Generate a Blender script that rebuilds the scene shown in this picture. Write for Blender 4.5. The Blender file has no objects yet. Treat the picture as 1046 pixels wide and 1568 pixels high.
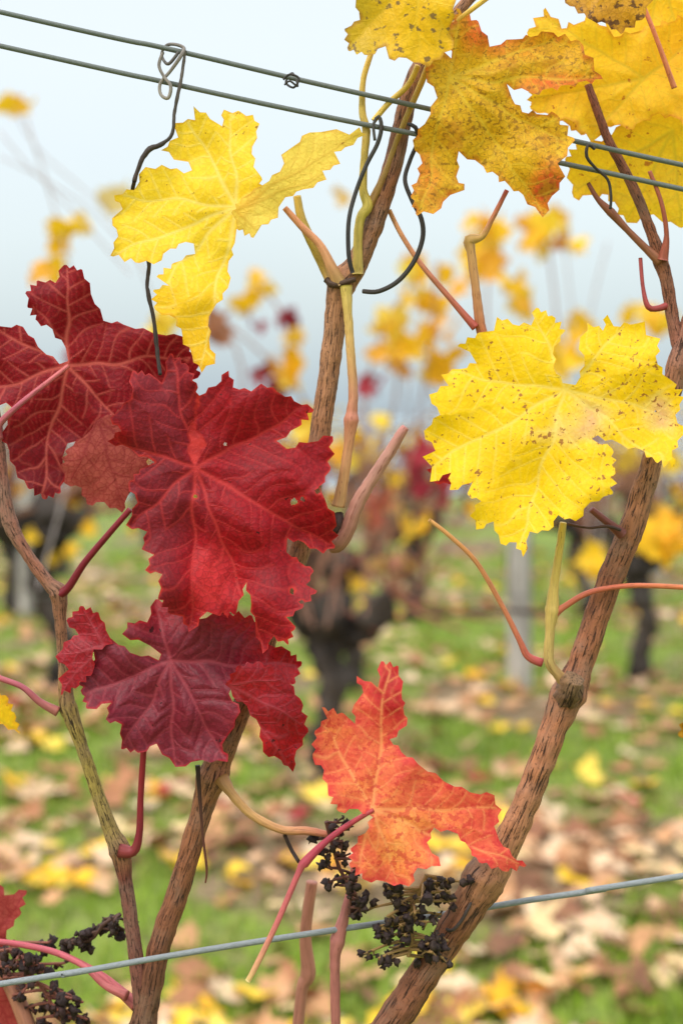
import bpy, math, random
import numpy as np
from mathutils import Vector, noise, Matrix
from mathutils.geometry import delaunay_2d_cdt
random.seed(7); np.random.seed(7)
scene=bpy.context.scene
F=2177.8; HZ=640.0; CH=1.2; D0=0.72

def lin(c):
    c=c/255.0
    return c/12.92 if c<=0.04045 else ((c+0.055)/1.055)**2.4
def C(r,g,b): return (lin(r),lin(g),lin(b),1.0)
def at(x,y,mm=0.0):
    d=D0+mm/1000.0
    return Vector(((x-523.0)*d/F, d, CH-(y-HZ)*d/F))
def atd(x,y,d): return at(x,y,(d-D0)*1000)

# ---------------------------------------------------------------- camera
cam=bpy.data.cameras.new("camera"); co=bpy.data.objects.new("camera",cam)
scene.collection.objects.link(co); scene.camera=co
co.location=(0,0,CH); co.rotation_euler=(math.radians(90),0,0)
cam.sensor_fit='VERTICAL'; cam.sensor_height=36; cam.sensor_width=24; cam.lens=50
cam.shift_y=-144/1568.0
cam.clip_start=0.02; cam.clip_end=8000
cam.dof.use_dof=True; cam.dof.focus_distance=0.702; cam.dof.aperture_fstop=6.0
scene.view_settings.view_transform='Standard'; scene.view_settings.look='None'; scene.view_settings.exposure=0

# ---------------------------------------------------------------- node helpers
class NT:
    def __init__(s,m):
        m.use_nodes=True; s.t=m.node_tree; s.t.nodes.clear()
    def n(s,typ):
        return s.t.nodes.new(typ)
    def l(s,a,b): s.t.links.new(a,b)
    def attr(s,name): 
        a=s.n('ShaderNodeAttribute'); a.attribute_name=name; return a
    def noise(s,vec,scale,detail=4,rough=0.55):
        a=s.n('ShaderNodeTexNoise'); a.inputs['Scale'].default_value=scale; a.inputs['Detail'].default_value=detail
        a.inputs['Roughness'].default_value=rough
        if vec is not None: s.l(vec,a.inputs['Vector'])
        return a
    def ramp(s,fac,stops,interp='LINEAR'):
        r=s.n('ShaderNodeValToRGB'); cr=r.color_ramp; cr.interpolation=interp
        while len(cr.elements)<len(stops): cr.elements.new(0.5)
        for e,(p,c) in zip(cr.elements,stops):
            e.position=p; e.color=c
        s.l(fac,r.inputs['Fac']); return r
    def math(s,op,a,b=None,clamp=False):
        m=s.n('ShaderNodeMath'); m.operation=op; m.use_clamp=clamp
        for i,v in enumerate((a,b)):
            if v is None: continue
            if isinstance(v,(int,float)): m.inputs[i].default_value=v
            else: s.l(v,m.inputs[i])
        return m.outputs[0]
    def mix(s,fac,a,b,mode='MIX'):
        m=s.n('ShaderNodeMix'); m.data_type='RGBA'; m.blend_type=mode
        if isinstance(fac,(int,float)): m.inputs[0].default_value=fac
        else: s.l(fac,m.inputs[0])
        for i,v in ((6,a),(7,b)):
            if isinstance(v,tuple): m.inputs[i].default_value=v
            else: s.l(v,m.inputs[i])
        return m.outputs[2]
G=lambda v:(v,v,v,1)

# ---------------------------------------------------------------- world
w=bpy.data.worlds.new("World"); scene.world=w; w.use_nodes=True
nt=NT(w)
out=nt.n('ShaderNodeOutputWorld'); 
sky=nt.n('ShaderNodeTexSky'); sky.sky_type='NISHITA'; sky.sun_disc=False
sky.dust_density=4; sky.air_density=1.5
bg1=nt.n('ShaderNodeBackground'); bg1.inputs[1].default_value=0.05; nt.l(sky.outputs[0],bg1.inputs[0])
tc=nt.n('ShaderNodeTexCoord'); sp=nt.n('ShaderNodeSeparateXYZ'); nt.l(tc.outputs['Generated'],sp.inputs[0])
nz=nt.noise(tc.outputs['Generated'],3.0,3)
zz=nt.math('ADD',sp.outputs[2],nt.math('MULTIPLY',nt.math('SUBTRACT',nz.outputs[0],0.5),0.06))
rp=nt.ramp(zz,[(0.0,(0.46,0.56,0.63,1)),(0.05,(0.56,0.67,0.73,1)),(0.13,(0.71,0.795,0.835,1)),(0.24,(0.81,0.865,0.895,1)),(1.0,(1.0,1.0,1.0,1))])
mz=nt.n('ShaderNodeMapRange'); nt.l(zz,mz.inputs[0]); mz.inputs[1].default_value=0.28; mz.inputs[2].default_value=0.9; mz.inputs[3].default_value=0.94; mz.inputs[4].default_value=2.15
bg2=nt.n('ShaderNodeBackground'); nt.l(rp.outputs[0],bg2.inputs[0]); nt.l(mz.outputs[0],bg2.inputs[1])
ad=nt.n('ShaderNodeAddShader'); nt.l(bg1.outputs[0],ad.inputs[0]); nt.l(bg2.outputs[0],ad.inputs[1]); nt.l(ad.outputs[0],out.inputs[0])

sl=bpy.data.lights.new("sun",'SUN'); so=bpy.data.objects.new("sun",sl); scene.collection.objects.link(so)
sl.energy=1.4; sl.angle=math.radians(12); sl.color=(1,0.96,0.9)
dirv=Vector((-0.55,-0.75,1.15)).normalized()
so.rotation_euler=dirv.to_track_quat('Z','Y').to_euler(); so.location=(-3,-4,6)
sky.sun_elevation=math.asin(dirv.z); sky.sun_rotation=math.atan2(dirv.x,dirv.y)

# ---------------------------------------------------------------- materials
def leaf_mat(name,stops,vein,veinstr=0.8,spot=None,spotth=0.64,spotscale=7.0,edge=None,edgew=6,edgeamt=0.5,
             nscale=1.4,namt=0.7,net=0.25,netcol=None,transl=0.3,rough=0.45,blotch=None,blth=0.6,spotamt=0.85,mott=(0.90,1.08),spec=0.25,bump=0.7):
    m=bpy.data.materials.new(name); t=NT(m)
    lp=t.attr('lp').outputs['Vector']; tint=t.attr('tint').outputs['Fac']; vn=t.attr('vein').outputs['Fac']; ed=t.attr('edge').outputs['Fac']
    n1=t.noise(lp,nscale,5,0.62)
    fac=t.math('ADD',tint,t.math('MULTIPLY',t.math('SUBTRACT',n1.outputs[0],0.5),namt),True)
    col=t.ramp(fac,stops).outputs[0]
    n2=t.noise(lp,9,4,0.6)
    br=t.ramp(n2.outputs[0],[(0.3,G(mott[0])),(0.7,G(mott[1]))]).outputs[0]
    col=t.mix(1.0,col,br,'MULTIPLY')
    vo=t.n('ShaderNodeTexVoronoi'); vo.feature='DISTANCE_TO_EDGE'; vo.inputs['Scale'].default_value=11
    va=t.n('ShaderNodeVectorMath'); va.operation='MULTIPLY_ADD'; t.l(n2.outputs['Color'],va.inputs[0]); va.inputs[1].default_value=(0.10,0.10,0.10); t.l(lp,va.inputs[2])
    t.l(va.outputs[0],vo.inputs['Vector'])
    netf=t.ramp(vo.outputs['Distance'],[(0.0,G(1)),(0.12,G(0))]).outputs[0]
    col=t.mix(t.math('MULTIPLY',netf,net),col,netcol or vein)
    if blotch:
        n4=t.noise(lp,2.2,6,0.7)
        f=t.ramp(n4.outputs[0],[(blth-0.03,G(0)),(blth+0.05,G(1))]).outputs[0]
        col=t.mix(t.math('MULTIPLY',f,0.75),col,blotch)
    if edge:
        n5=t.noise(lp,3.5,3)
        f=t.math('DIVIDE',ed,edgew)
        f=t.math('SUBTRACT',t.math('ADD',1.0,t.math('MULTIPLY',t.math('SUBTRACT',n5.outputs[0],0.55),3.0)),f,True)
        col=t.mix(t.math('MULTIPLY',f,edgeamt),col,edge)
    col=t.mix(t.math('MULTIPLY',vn,veinstr,True),col,vein)
    if spot:
        n3=t.noise(lp,spotscale,3,0.6)
        ff=t.math('ADD',n3.outputs[0],t.math('MULTIPLY',t.math('SUBTRACT',n1.outputs[0],0.5),0.35))
        f=t.ramp(ff,[(spotth,G(0)),(spotth+0.045,G(1))]).outputs[0]
        col=t.mix(t.math('MULTIPLY',f,spotamt),col,spot)
    h=t.math('SUBTRACT',t.math('MULTIPLY',vo.outputs['Distance'],0.5),t.math('MULTIPLY',vn,0.7))
    h=t.math('ADD',h,t.math('MULTIPLY',n2.outputs[0],0.25))
    bp=t.n('ShaderNodeBump'); bp.inputs['Strength'].default_value=bump; bp.inputs['Distance'].default_value=0.0007; t.l(h,bp.inputs['Height'])
    p=t.n('ShaderNodeBsdfPrincipled'); t.l(col,p.inputs['Base Color']); p.inputs['Roughness'].default_value=rough
    p.inputs['Specular IOR Level'].default_value=spec; t.l(bp.outputs[0],p.inputs['Normal'])
    tr=t.n('ShaderNodeBsdfTranslucent'); t.l(col,tr.inputs[0])
    ms=t.n('ShaderNodeMixShader'); ms.inputs[0].default_value=transl; t.l(p.outputs[0],ms.inputs[1]); t.l(tr.outputs[0],ms.inputs[2])
    o=t.n('ShaderNodeOutputMaterial'); t.l(ms.outputs[0],o.inputs[0]); return m

def stem_mat(name,lo=0.45,hi=1.2,scale=2.6,bump=0.5,rough=0.55,fleck=None,fth=0.62,grey=None,fsc=1.9,det=5):
    m=bpy.data.materials.new(name); t=NT(m)
    b=t.attr('bco').outputs['Vector']; c=t.attr('Col').outputs['Color']
    n1=t.noise(b,scale,det,0.7); r=t.ramp(n1.outputs[0],[(0.34,G(lo)),(0.5,G(1.0)),(0.68,G(hi))]).outputs[0]
    col=t.mix(1.0,c,r,'MULTIPLY')
    h=n1.outputs[0]
    if grey:
        g=t.n('ShaderNodeNewGeometry'); n3=t.noise(g.outputs['Position'],45,4,0.6)
        f=t.ramp(n3.outputs[0],[(0.46,G(0)),(0.66,G(0.6))]).outputs[0]; col=t.mix(f,col,grey)
        n4=t.noise(g.outputs['Position'],700,2,0.6); f4=t.ramp(n4.outputs[0],[(0.58,G(0)),(0.68,G(0.6))]).outputs[0]; col=t.mix(f4,col,C(62,38,30))
    if fleck:
        n2=t.noise(b,scale*fsc,4,0.7); f=t.ramp(n2.outputs[0],[(fth,G(0)),(fth+0.05,G(0.9))]).outputs[0]
        col=t.mix(f,col,fleck); h=t.math('SUBTRACT',h,t.math('MULTIPLY',f,0.6))
    bp=t.n('ShaderNodeBump'); bp.inputs['Strength'].default_value=bump; bp.inputs['Distance'].default_value=0.001; t.l(h,bp.inputs['Height'])
    p=t.n('ShaderNodeBsdfPrincipled'); t.l(col,p.inputs['Base Color']); p.inputs['Roughness'].default_value=rough
    p.inputs['Specular IOR Level'].default_value=0.3; t.l(bp.outputs[0],p.inputs['Normal'])
    o=t.n('ShaderNodeOutputMaterial'); t.l(p.outputs[0],o.inputs[0]); return m

def vcol_mat(name,transl=0.3,rough=0.6,mott=0.25,scale=40):
    m=bpy.data.materials.new(name); t=NT(m)
    c=t.attr('Col').outputs['Color']; g=t.n('ShaderNodeNewGeometry')
    n=t.noise(g.outputs['Position'],scale,2); r=t.ramp(n.outputs[0],[(0.3,G(1-mott)),(0.7,G(1+mott*0.6))]).outputs[0]
    col=t.mix(1.0,c,r,'MULTIPLY')
    p=t.n('ShaderNodeBsdfPrincipled'); t.l(col,p.inputs['Base Color']); p.inputs['Roughness'].default_value=rough; p.inputs['Specular IOR Level'].default_value=0.3
    tr=t.n('ShaderNodeBsdfTranslucent'); t.l(col,tr.inputs[0])
    ms=t.n('ShaderNodeMixShader'); ms.inputs[0].default_value=transl; t.l(p.outputs[0],ms.inputs[1]); t.l(tr.outputs[0],ms.inputs[2])
    o=t.n('ShaderNodeOutputMaterial'); t.l(ms.outputs[0],o.inputs[0]); return m

M_cane=stem_mat("cane_bark",0.42,1.25,4.6,1.0,0.62,fleck=C(44,28,22),fth=0.562,grey=C(140,114,96),fsc=1.15,det=7)
M_pet=stem_mat("petiole_skin",0.74,1.15,1.8,0.35,0.45,fleck=C(120,66,50),fth=0.61)
M_dark=stem_mat("dark_twig",0.5,1.3,1.5,0.5,0.6)
M_wire=stem_mat("galvanised_wire",0.68,1.25,6.0,0.3,0.5,fleck=C(66,72,70),fth=0.60)
M_trunk=stem_mat("old_vine_bark",0.35,1.7,2.0,1.0,0.9,det=4)
M_bgleaf=vcol_mat("autumn_leaf_mass",0.35,0.6,0.2,30)
M_fallen=vcol_mat("fallen_leaf_mass",0.1,0.7,0.3,45)
M_grass=vcol_mat("grass_blades",0.3,0.55,0.15,20)

# ---------------------------------------------------------------- mesh builder
def rot_to(t,prev):
    n=prev-t*prev.dot(t)
    if n.length<1e-5: n=t.orthogonal()
    return n.normalized()
def catmull(P,step):
    out=[]
    n=len(P)
    for i in range(n-1):
        p0=P[max(i-1,0)];p1=P[i];p2=P[i+1];p3=P[min(i+2,n-1)]
        L=(p2[:3]-p1[:3]); L=math.sqrt(float(L@L)); k=max(2,min(60,int(L/step)))
        for j in range(k):
            t=j/k
            q=0.5*((2*p1)+(-p0+p2)*t+(2*p0-5*p1+4*p2-p3)*t*t+(-p0+3*p1-3*p2+p3)*t**3)
            q[3:]=p1[3:]*(1-t)+p2[3:]*t
            out.append(q)
    out.append(P[-1]); return out
class B:
    def __init__(s): s.v=[];s.f=[];s.c=[];s.b=[]
    def tube(s,pts,rads,cols,seg=12,step=None,knob=0.0,kf=120,cap=True,seed=0):
        if not isinstance(cols,list): cols=[cols]
        n=len(pts)
        P=[]
        for i in range(n):
            ct=i/(n-1)*(len(cols)-1); a=int(min(ct,len(cols)-2)) if len(cols)>1 else 0; fr=ct-a
            c=np.array(cols[a][:3]) if len(cols)==1 else np.array(cols[a][:3])*(1-fr)+np.array(cols[a+1][:3])*fr
            P.append(np.array([*pts[i],rads[i],*c],dtype=float))
        st=step or 0.002
        Q=catmull(P,st)
        prev=Vector((0.3,-1,0.2)); S=0; base=len(s.v); off=random.random()*50
        for i,q in enumerate(Q):
            p=Vector(q[:3]); a=Vector(Q[max(i-1,0)][:3]); b2=Vector(Q[min(i+1,len(Q)-1)][:3]); t=(b2-a)
            if t.length<1e-9: t=Vector((0,0,1))
            t.normalize(); nrm=rot_to(t,prev); prev=nrm; bi=t.cross(nrm)
            r=max(q[3],1e-5)
            if i>0: S+=(p-Vector(Q[i-1][:3])).length/r*0.10
            for k in range(seg):
                an=2*math.pi*k/seg; d=nrm*math.cos(an)+bi*math.sin(an)
                rr=r
                if knob>0:
                    pp=p+d*r
                    rr=r*(1+knob*(noise.noise(pp*kf)+0.5*noise.noise(pp*kf*2.3)))
                s.v.append(tuple(p+d*rr)); s.c.append((q[4],q[5],q[6],1)); s.b.append((math.cos(an)+off,math.sin(an),S))
        m=len(Q)
        for i in range(m-1):
            for k in range(seg):
                k2=(k+1)%seg
                s.f.append((base+i*seg+k,base+i*seg+k2,base+(i+1)*seg+k2,base+(i+1)*seg+k))
        if cap:
            for i in (0,m-1):
                q=Q[i]; idx=len(s.v); s.v.append(tuple(q[:3])); s.c.append((q[4],q[5],q[6],1)); s.b.append((off,0,0))
                for k in range(seg):
                    k2=(k+1)%seg
                    s.f.append((base+i*seg+k,base+i*seg+k2,idx))
    def blob(s,p,r,col,sq=0.35,ns=7,nr=5,stretch=(1,1,1)):
        base=len(s.v); off=Vector((random.random()*9,random.random()*9,0))
        for i in range(nr+1):
            th=math.pi*i/nr
            for k in range(ns):
                an=2*math.pi*k/ns
                d=Vector((math.sin(th)*math.cos(an)*stretch[0],math.sin(th)*math.sin(an)*stretch[1],math.cos(th)*stretch[2]))
                rr=r*(1+sq*noise.noise(d*2.2+off)*2)
                s.v.append(tuple(Vector(p)+d*rr)); s.c.append(col); s.b.append((d.x*2+off.x,d.y*2,d.z*2))
        for i in range(nr):
            for k in range(ns):
                k2=(k+1)%ns
                s.f.append((base+i*ns+k,base+i*ns+k2,base+(i+1)*ns+k2,base+(i+1)*ns+k))
    def build(s,name,mat,parent=None,smooth=True,link=True):
        me=bpy.data.meshes.new(name); me.from_pydata(s.v,[],s.f)
        a=me.color_attributes.new('Col','FLOAT_COLOR','POINT'); a.data.foreach_set('color',np.array(s.c,dtype=np.float32).ravel())
        if s.b:
            b=me.attributes.new('bco','FLOAT_VECTOR','POINT'); b.data.foreach_set('vector',np.array(s.b,dtype=np.float32).ravel())
        me.materials.append(mat)
        if smooth: me.polygons.foreach_set('use_smooth',[True]*len(me.polygons))
        me.update()
        if not link: return me
        o=bpy.data.objects.new(name,me); scene.collection.objects.link(o)
        if parent: o.parent=parent
        return o
def empty(name):
    e=bpy.data.objects.new(name,None); e.empty_display_size=0.05; scene.collection.objects.link(e); return e

def px(b,pts,cols,seg=12,knob=0.0,step=0.0016,kf=120,rs=1.0):
    W=[at(p[0],p[1],p[2]) for p in pts]; R=[p[3]*rs*(D0+p[2]/1000)/F for p in pts]
    b.tube(W,R,cols,seg=seg,knob=knob,step=step,kf=kf)

# ---------------------------------------------------------------- detailed leaves
def serrate(poly,amt,rs):
    P=[np.array(p,float) for p in poly]; n=len(P)
    area=sum(P[i][0]*P[(i+1)%n][1]-P[(i+1)%n][0]*P[i][1] for i in range(n))
    sg=1 if area>0 else -1
    conv=[]
    Q=[]
    for i in range(n):
        a=P[i-1];b=P[i];c=P[(i+1)%n]; e1=b-a;e2=c-b
        cr=(e1[0]*e2[1]-e1[1]*e2[0])*sg; sn=cr/((np.hypot(*e1)*np.hypot(*e2))+1e-9)
        u=(e1/np.hypot(*e1)-e2/np.hypot(*e2)); L=np.hypot(*u); u=u/L if L>1e-6 else u*0
        cv=sn>0.12; conv.append(1 if cv else (-1 if sn<-0.12 else 0))
        Q.append(b+u*(2.4*amt if cv else (1.2*amt if sn<-0.12 else 0)))
    out=[]
    for i in range(n):
        a=Q[i]; b=Q[(i+1)%n]; e=b-a; L=float(np.hypot(*e)); out.append(a)
        if L<14: continue
        nr=np.array([e[1],-e[0]])/L*sg
        ca=conv[i]; cb=conv[(i+1)%n]
        if ca==1 and cb==1:
            if L<26:
                out.append(a+e*(0.5+0.12*rs.rand())-nr*L*0.17*min(amt,1.3))
            else:
                h=amt*(2.4+1.8*rs.rand())
                out.append(a+e*0.14+nr*h*0.25); out.append(a+e*0.32-nr*h*1.0); out.append(a+e*(0.48+0.06*rs.rand())+nr*h*1.1); out.append(a+e*0.74-nr*h*1.1); out.append(a+e*0.9+nr*h*0.1)
        elif L>24:
            k=max(1,int(L/24)); h=amt*(2.0+1.5*rs.rand())
            for j in range(k):
                t=(j+0.5)/k+0.1*(rs.rand()-0.5)
                out.append(a+e*(t-0.10/k)-nr*h*0.45); out.append(a+e*(t+0.14/k)+nr*h*1.15); 
                if k>1 and j<k-1: out.append(a+e*min((t+0.38/k),0.95)-nr*h*0.4)
    return np.array(out)
def inside(poly,pts):
    x=pts[:,0];y=pts[:,1]; r=np.zeros(len(pts),bool); n=len(poly); j=n-1
    for i in range(n):
        xi,yi=poly[i];xj,yj=poly[j]
        c=((yi>y)!=(yj>y))&(x<(xj-xi)*(y-yi)/((yj-yi)+1e-12)+xi)
        r^=c; j=i
    return r
def segdist(V,a,b):
    e=b-a; L2=float(e@e)+1e-9; d=V-a; t=np.clip((d@e)/L2,0,1); q=a+t[:,None]*e; dd=V-q
    return np.hypot(dd[:,0],dd[:,1]), t*math.sqrt(L2), np.sign(d[:,0]*e[1]-d[:,1]*e[0])
def leaf(name,outline,center,tips,mm,mat,tilt=(0,0),cup=0.0,fold=3.0,puff=0.45,wave=4.0,tint=None,teeth=1.0,sp=2.3,seed=1,sec=27,parent=None,holes=None,curl=0.0):
    rs=np.random.RandomState(seed)
    O=serrate(outline,teeth,rs)
    mn=O.min(0);mx=O.max(0)
    gx,gy=np.meshgrid(np.arange(mn[0],mx[0],sp),np.arange(mn[1],mx[1],sp*0.87))
    gx=gx+(np.arange(gx.shape[0])%2)[:,None]*sp*0.5
    pts=np.stack([gx.ravel(),gy.ravel()],1)+rs.uniform(-.2,.2,(gx.size,2))
    pts=pts[inside(O,pts)]
    ed=np.full(len(pts),1e9)
    for i in range(len(O)):
        d,_,_=segdist(pts,O[i],O[(i+1)%len(O)]); ed=np.minimum(ed,d)
    pts=pts[ed>1.0]
    allp=[Vector(p) for p in O]+[Vector(p) for p in pts]
    n=len(O)
    res=delaunay_2d_cdt(allp,[],[list(range(n))],1,1e-4)
    V=np.array([tuple(v) for v in res[0]]); Fc=[tuple(f) for f in res[2]]
    if holes:
        cen=np.array([V[list(f)].mean(0) for f in Fc]); keep=np.ones(len(Fc),bool)
        for hx,hy,hr in holes:
            dd=np.hypot(cen[:,0]-hx,(cen[:,1]-hy))
            nn=np.array([noise.noise(Vector((c[0]*0.12,c[1]*0.12,hx))) for c in cen])
            keep&=~(dd<hr*(1+0.8*nn))
        Fc=[f for f,k in zip(Fc,keep) if k]
    ed=np.full(len(V),1e9)
    for i in range(len(O)):
        d,_,_=segdist(V,O[i],O[(i+1)%len(O)]); ed=np.minimum(ed,d)
    if holes:
        for hx,hy,hr in holes: ed=np.minimum(ed,np.abs(np.hypot(V[:,0]-hx,V[:,1]-hy)-hr))
    c=np.array(center,float)
    best=np.full(len(V),1e9); S=np.zeros(len(V)); side=np.zeros(len(V)); main=np.zeros(len(V)); idx=np.zeros(len(V))
    def nz(f,z): return np.array([noise.noise(Vector((v[0]*f,v[1]*f,z))) for v in V])
    wob=nz(0.02,seed); wob2=nz(0.02,seed+40)
    VV=V+np.stack([wob,wob2],1)*9*np.clip(np.hypot(V[:,0]-c[0],V[:,1]-c[1])/60,0,1)[:,None]
    for ti,tp in enumerate(tips):
        tp=np.array(tp,float); L=float(np.hypot(*(tp-c)))
        d,s,sd=segdist(VV,c,tp)
        wd=1.6*(1-s/L)+1.4
        main=np.maximum(main,np.exp(-(d/wd)**2)*(0.75+0.25*(1-s/L)))
        m=d<best; best=np.where(m,d,best); S=np.where(m,s,S); side=np.where(m,sd,side); idx=np.where(m,ti,idx)
    ph=(S-best*0.70+side*sec*0.24+idx*7+wob*16+best**2*0.0012)/sec
    fd=np.abs(ph-np.round(ph))*sec*0.8
    secv=np.exp(-(fd/1.4)**2)*0.68*np.clip(1-best/140,0.3,1)
    ph3=(best+0.35*S+wob2*30)/13.0; fd3=np.abs(ph3-np.round(ph3))*13
    ter=np.exp(-(fd3/1.2)**2)*0.2
    vein=np.clip(np.maximum(np.maximum(main,secv),ter),0,1)
    P=(1-np.exp(-(best/10)**2))*(np.abs(np.sin(np.pi*ph))**0.7)
    big=nz(0.010,seed*3.1); med=nz(0.028,seed*1.7); edw=nz(0.022,seed*5.3)
    rad=np.hypot(V[:,0]-c[0],V[:,1]-c[1])
    dd=mm+tilt[0]*(V[:,0]-c[0])/100+tilt[1]*(V[:,1]-c[1])/100+cup*(rad/100)**2+wave*1.8*big*np.clip(rad/80,0.2,1.5)+wave*0.22*med-puff*P-fold*np.clip(best/45,0,1.3)+main*0.4
    dd+=edw*wave*1.2*np.exp(-ed/24)+curl*np.exp(-ed/14)
    tn=np.full(len(V),0.5) if tint is None else np.clip(tint(V[:,0],V[:,1]),0,1)
    co3=[tuple(at(V[i,0],V[i,1],dd[i])) for i in range(len(V))]
    me=bpy.data.meshes.new(name); me.from_pydata(co3,[],Fc)
    for nm,arr in (('vein',vein),('tint',tn),('edge',ed)):
        a=me.attributes.new(nm,'FLOAT','POINT'); a.data.foreach_set('value',arr.astype(np.float32))
    a=me.attributes.new('lp','FLOAT_VECTOR','POINT')
    a.data.foreach_set('vector',np.stack([V[:,0]/100,V[:,1]/100,np.full(len(V),seed*1.0)],1).astype(np.float32).ravel())
    me.materials.append(mat); me.polygons.foreach_set('use_smooth',[True]*len(me.polygons)); me.update()
    o=bpy.data.objects.new(name,me); scene.collection.objects.link(o)
    if parent: o.parent=parent
    return o

M_y1=leaf_mat("leaf_yellow_pale",[(0,C(252,218,52)),(0.5,C(250,204,32)),(1,C(240,180,26))],C(253,234,140),0.6,spot=C(140,88,35),spotth=0.675,spotscale=10,edge=C(215,140,38),edgew=4,edgeamt=0.45,net=0.26,netcol=C(210,152,24),transl=0.30,mott=(0.93,1.04),rough=0.55)
M_y1b=leaf_mat("leaf_yellow_creamy",[(0,C(250,224,104)),(1,C(244,204,66))],C(216,164,50),0.6,spot=C(150,95,35),spotth=0.70,edge=C(215,140,38),edgew=4,edgeamt=0.4,net=0.28,netcol=C(204,152,42),transl=0.3,mott=(0.93,1.04),rough=0.55)
M_y2=leaf_mat("leaf_yellow_bright",[(0,C(250,208,14)),(0.5,C(250,204,20)),(0.64,C(246,206,88)),(0.82,C(236,184,122)),(1,C(218,152,100))],C(253,230,128),0.55,spot=C(156,92,48),spotth=0.625,spotscale=11,edge=C(236,176,36),edgew=3,edgeamt=0.3,net=0.24,netcol=C(222,162,14),transl=0.28,mott=(0.92,1.04),namt=0.95,rough=0.55)
M_y3=leaf_mat("leaf_yellow_back",[(0,C(252,212,40)),(0.6,C(250,196,30)),(1,C(236,152,40))],C(206,180,42),0.65,spot=C(180,100,30),spotth=0.65,edge=C(215,120,40),edgew=6,edgeamt=0.5,net=0.28,netcol=C(222,154,24),transl=0.42,mott=(0.90,1.05),rough=0.55)
M_y4=leaf_mat("leaf_olive_spotted",[(0,C(236,190,30)),(0.35,C(224,168,30)),(0.6,C(234,136,38)),(0.8,C(226,92,46)),(1,C(112,54,30))],C(240,204,62),0.7,spot=C(128,86,26),spotth=0.575,spotscale=13,spotamt=0.65,edge=C(196,78,32),edgew=8,edgeamt=0.6,net=0.5,netcol=C(152,112,22),blotch=C(196,132,30),blth=0.55,rough=0.55)
M_y5=leaf_mat("leaf_yellow_grey_patch",[(0,C(250,206,28)),(0.5,C(242,190,30)),(1,C(205,172,44))],C(245,205,60),0.5,spot=C(118,94,62),spotth=0.59,spotscale=6,edge=C(150,90,50),edgew=6,edgeamt=0.6,net=0.25,netcol=C(170,140,30))
M_br=leaf_mat("leaf_brown_yellow",[(0,C(225,170,30)),(0.5,C(180,120,30)),(1,C(120,75,30))],C(200,150,40),0.4,spot=C(80,50,25),spotth=0.56,edge=C(100,50,20),edgew=9,edgeamt=0.7,net=0.3,netcol=C(90,60,20))
M_r3=leaf_mat("leaf_crimson",[(0,C(104,26,36)),(0.35,C(126,16,28)),(0.62,C(156,7,22)),(1,C(206,46,50))],C(212,62,58),0.62,spot=C(40,10,12),spotth=0.69,spotscale=9,edge=C(210,52,38),edgew=4,edgeamt=0.55,net=0.42,netcol=C(76,4,12),transl=0.18,rough=0.55,nscale=1.6,namt=0.55,spec=0.25,mott=(0.84,1.1),bump=0.8)
M_r4=leaf_mat("leaf_dark_red",[(0,C(96,6,20)),(0.5,C(136,10,24)),(1,C(170,24,32))],C(222,106,92),0.72,spot=C(45,10,12),spotth=0.71,edge=C(188,28,32),edgew=3,edgeamt=0.5,net=0.42,netcol=C(72,4,12),transl=0.22,rough=0.55,nscale=1.6,namt=0.55,spec=0.25,mott=(0.84,1.1),bump=0.8)
M_r4b=leaf_mat("leaf_red_underside",[(0,C(146,48,46)),(0.5,C(172,80,68)),(1,C(184,100,80))],C(132,32,36),0.8,spot=C(120,40,30),spotth=0.7,net=0.65,netcol=C(134,36,36),transl=0.2,rough=0.65)
M_r5=leaf_mat("leaf_maroon",[(0,C(96,28,42)),(0.5,C(124,26,44)),(0.8,C(158,12,26)),(1,C(186,12,22))],C(172,66,76),0.62,spot=C(40,8,12),spotth=0.68,edge=C(188,20,26),edgew=4,edgeamt=0.5,net=0.42,netcol=C(66,6,16),transl=0.18,rough=0.5,namt=0.55,nscale=1.7,spec=0.32,mott=(0.84,1.1),bump=0.8)
M_o6=leaf_mat("leaf_orange",[(0,C(172,32,32)),(0.22,C(210,66,54)),(0.45,C(228,100,68)),(0.7,C(242,136,72)),(1,C(248,172,88))],C(250,172,104),0.65,spot=C(196,46,48),spotth=0.555,spotscale=7,spotamt=0.6,edge=C(212,54,60),edgew=12,edgeamt=0.75,net=0.35,netcol=C(196,58,48),transl=0.25,nscale=2.2,namt=1.15,mott=(0.86,1.05),rough=0.55)

L1=leaf("yellow_grape_leaf",[(298,165),(322,182),(340,192),(345,170),(365,172),(386,178),(395,190),(388,225),(390,255),(398,272),(400,300),(380,330),(364,352),(360,372),(352,400),(347,440),(332,465),(322,485),(322,520),(327,556),(310,568),(295,545),(280,515),(270,490),(240,472),(238,445),(258,437),(243,424),(268,405),(298,388),(296,374),(285,372),(262,382),(235,402),(215,400),(172,390),(180,362),(175,335),(187,320),(178,300),(205,290),(225,258),(248,255),(282,264),(293,260),(288,249),(268,242),(250,230),(272,210),(268,190),(298,183)],
 (362,318),[(182,388),(352,180),(308,560),(285,180),(190,300),(245,440)],-14,M_y1,tilt=(-2,-4),fold=2,wave=4,seed=3,teeth=1.2,tint=lambda x,y:0.25+0.6*np.clip((y-380)/150,0,1))
leaf("folded_lobe",[(357,326),(372,305),(400,285),(428,262),(434,250),(433,238),(448,225),(475,205),(492,202),(515,200),(535,205),(550,197),(558,206),(540,220),(513,233),(519,250),(495,262),(498,274),(465,290),(438,303),(428,318),(424,332),(402,345),(388,362),(366,350),(362,338)],
 (362,322),[(550,203),(500,265),(395,355)],-22,M_y1b,tilt=(4,0),fold=-2,wave=2,seed=5,parent=L1)
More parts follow.
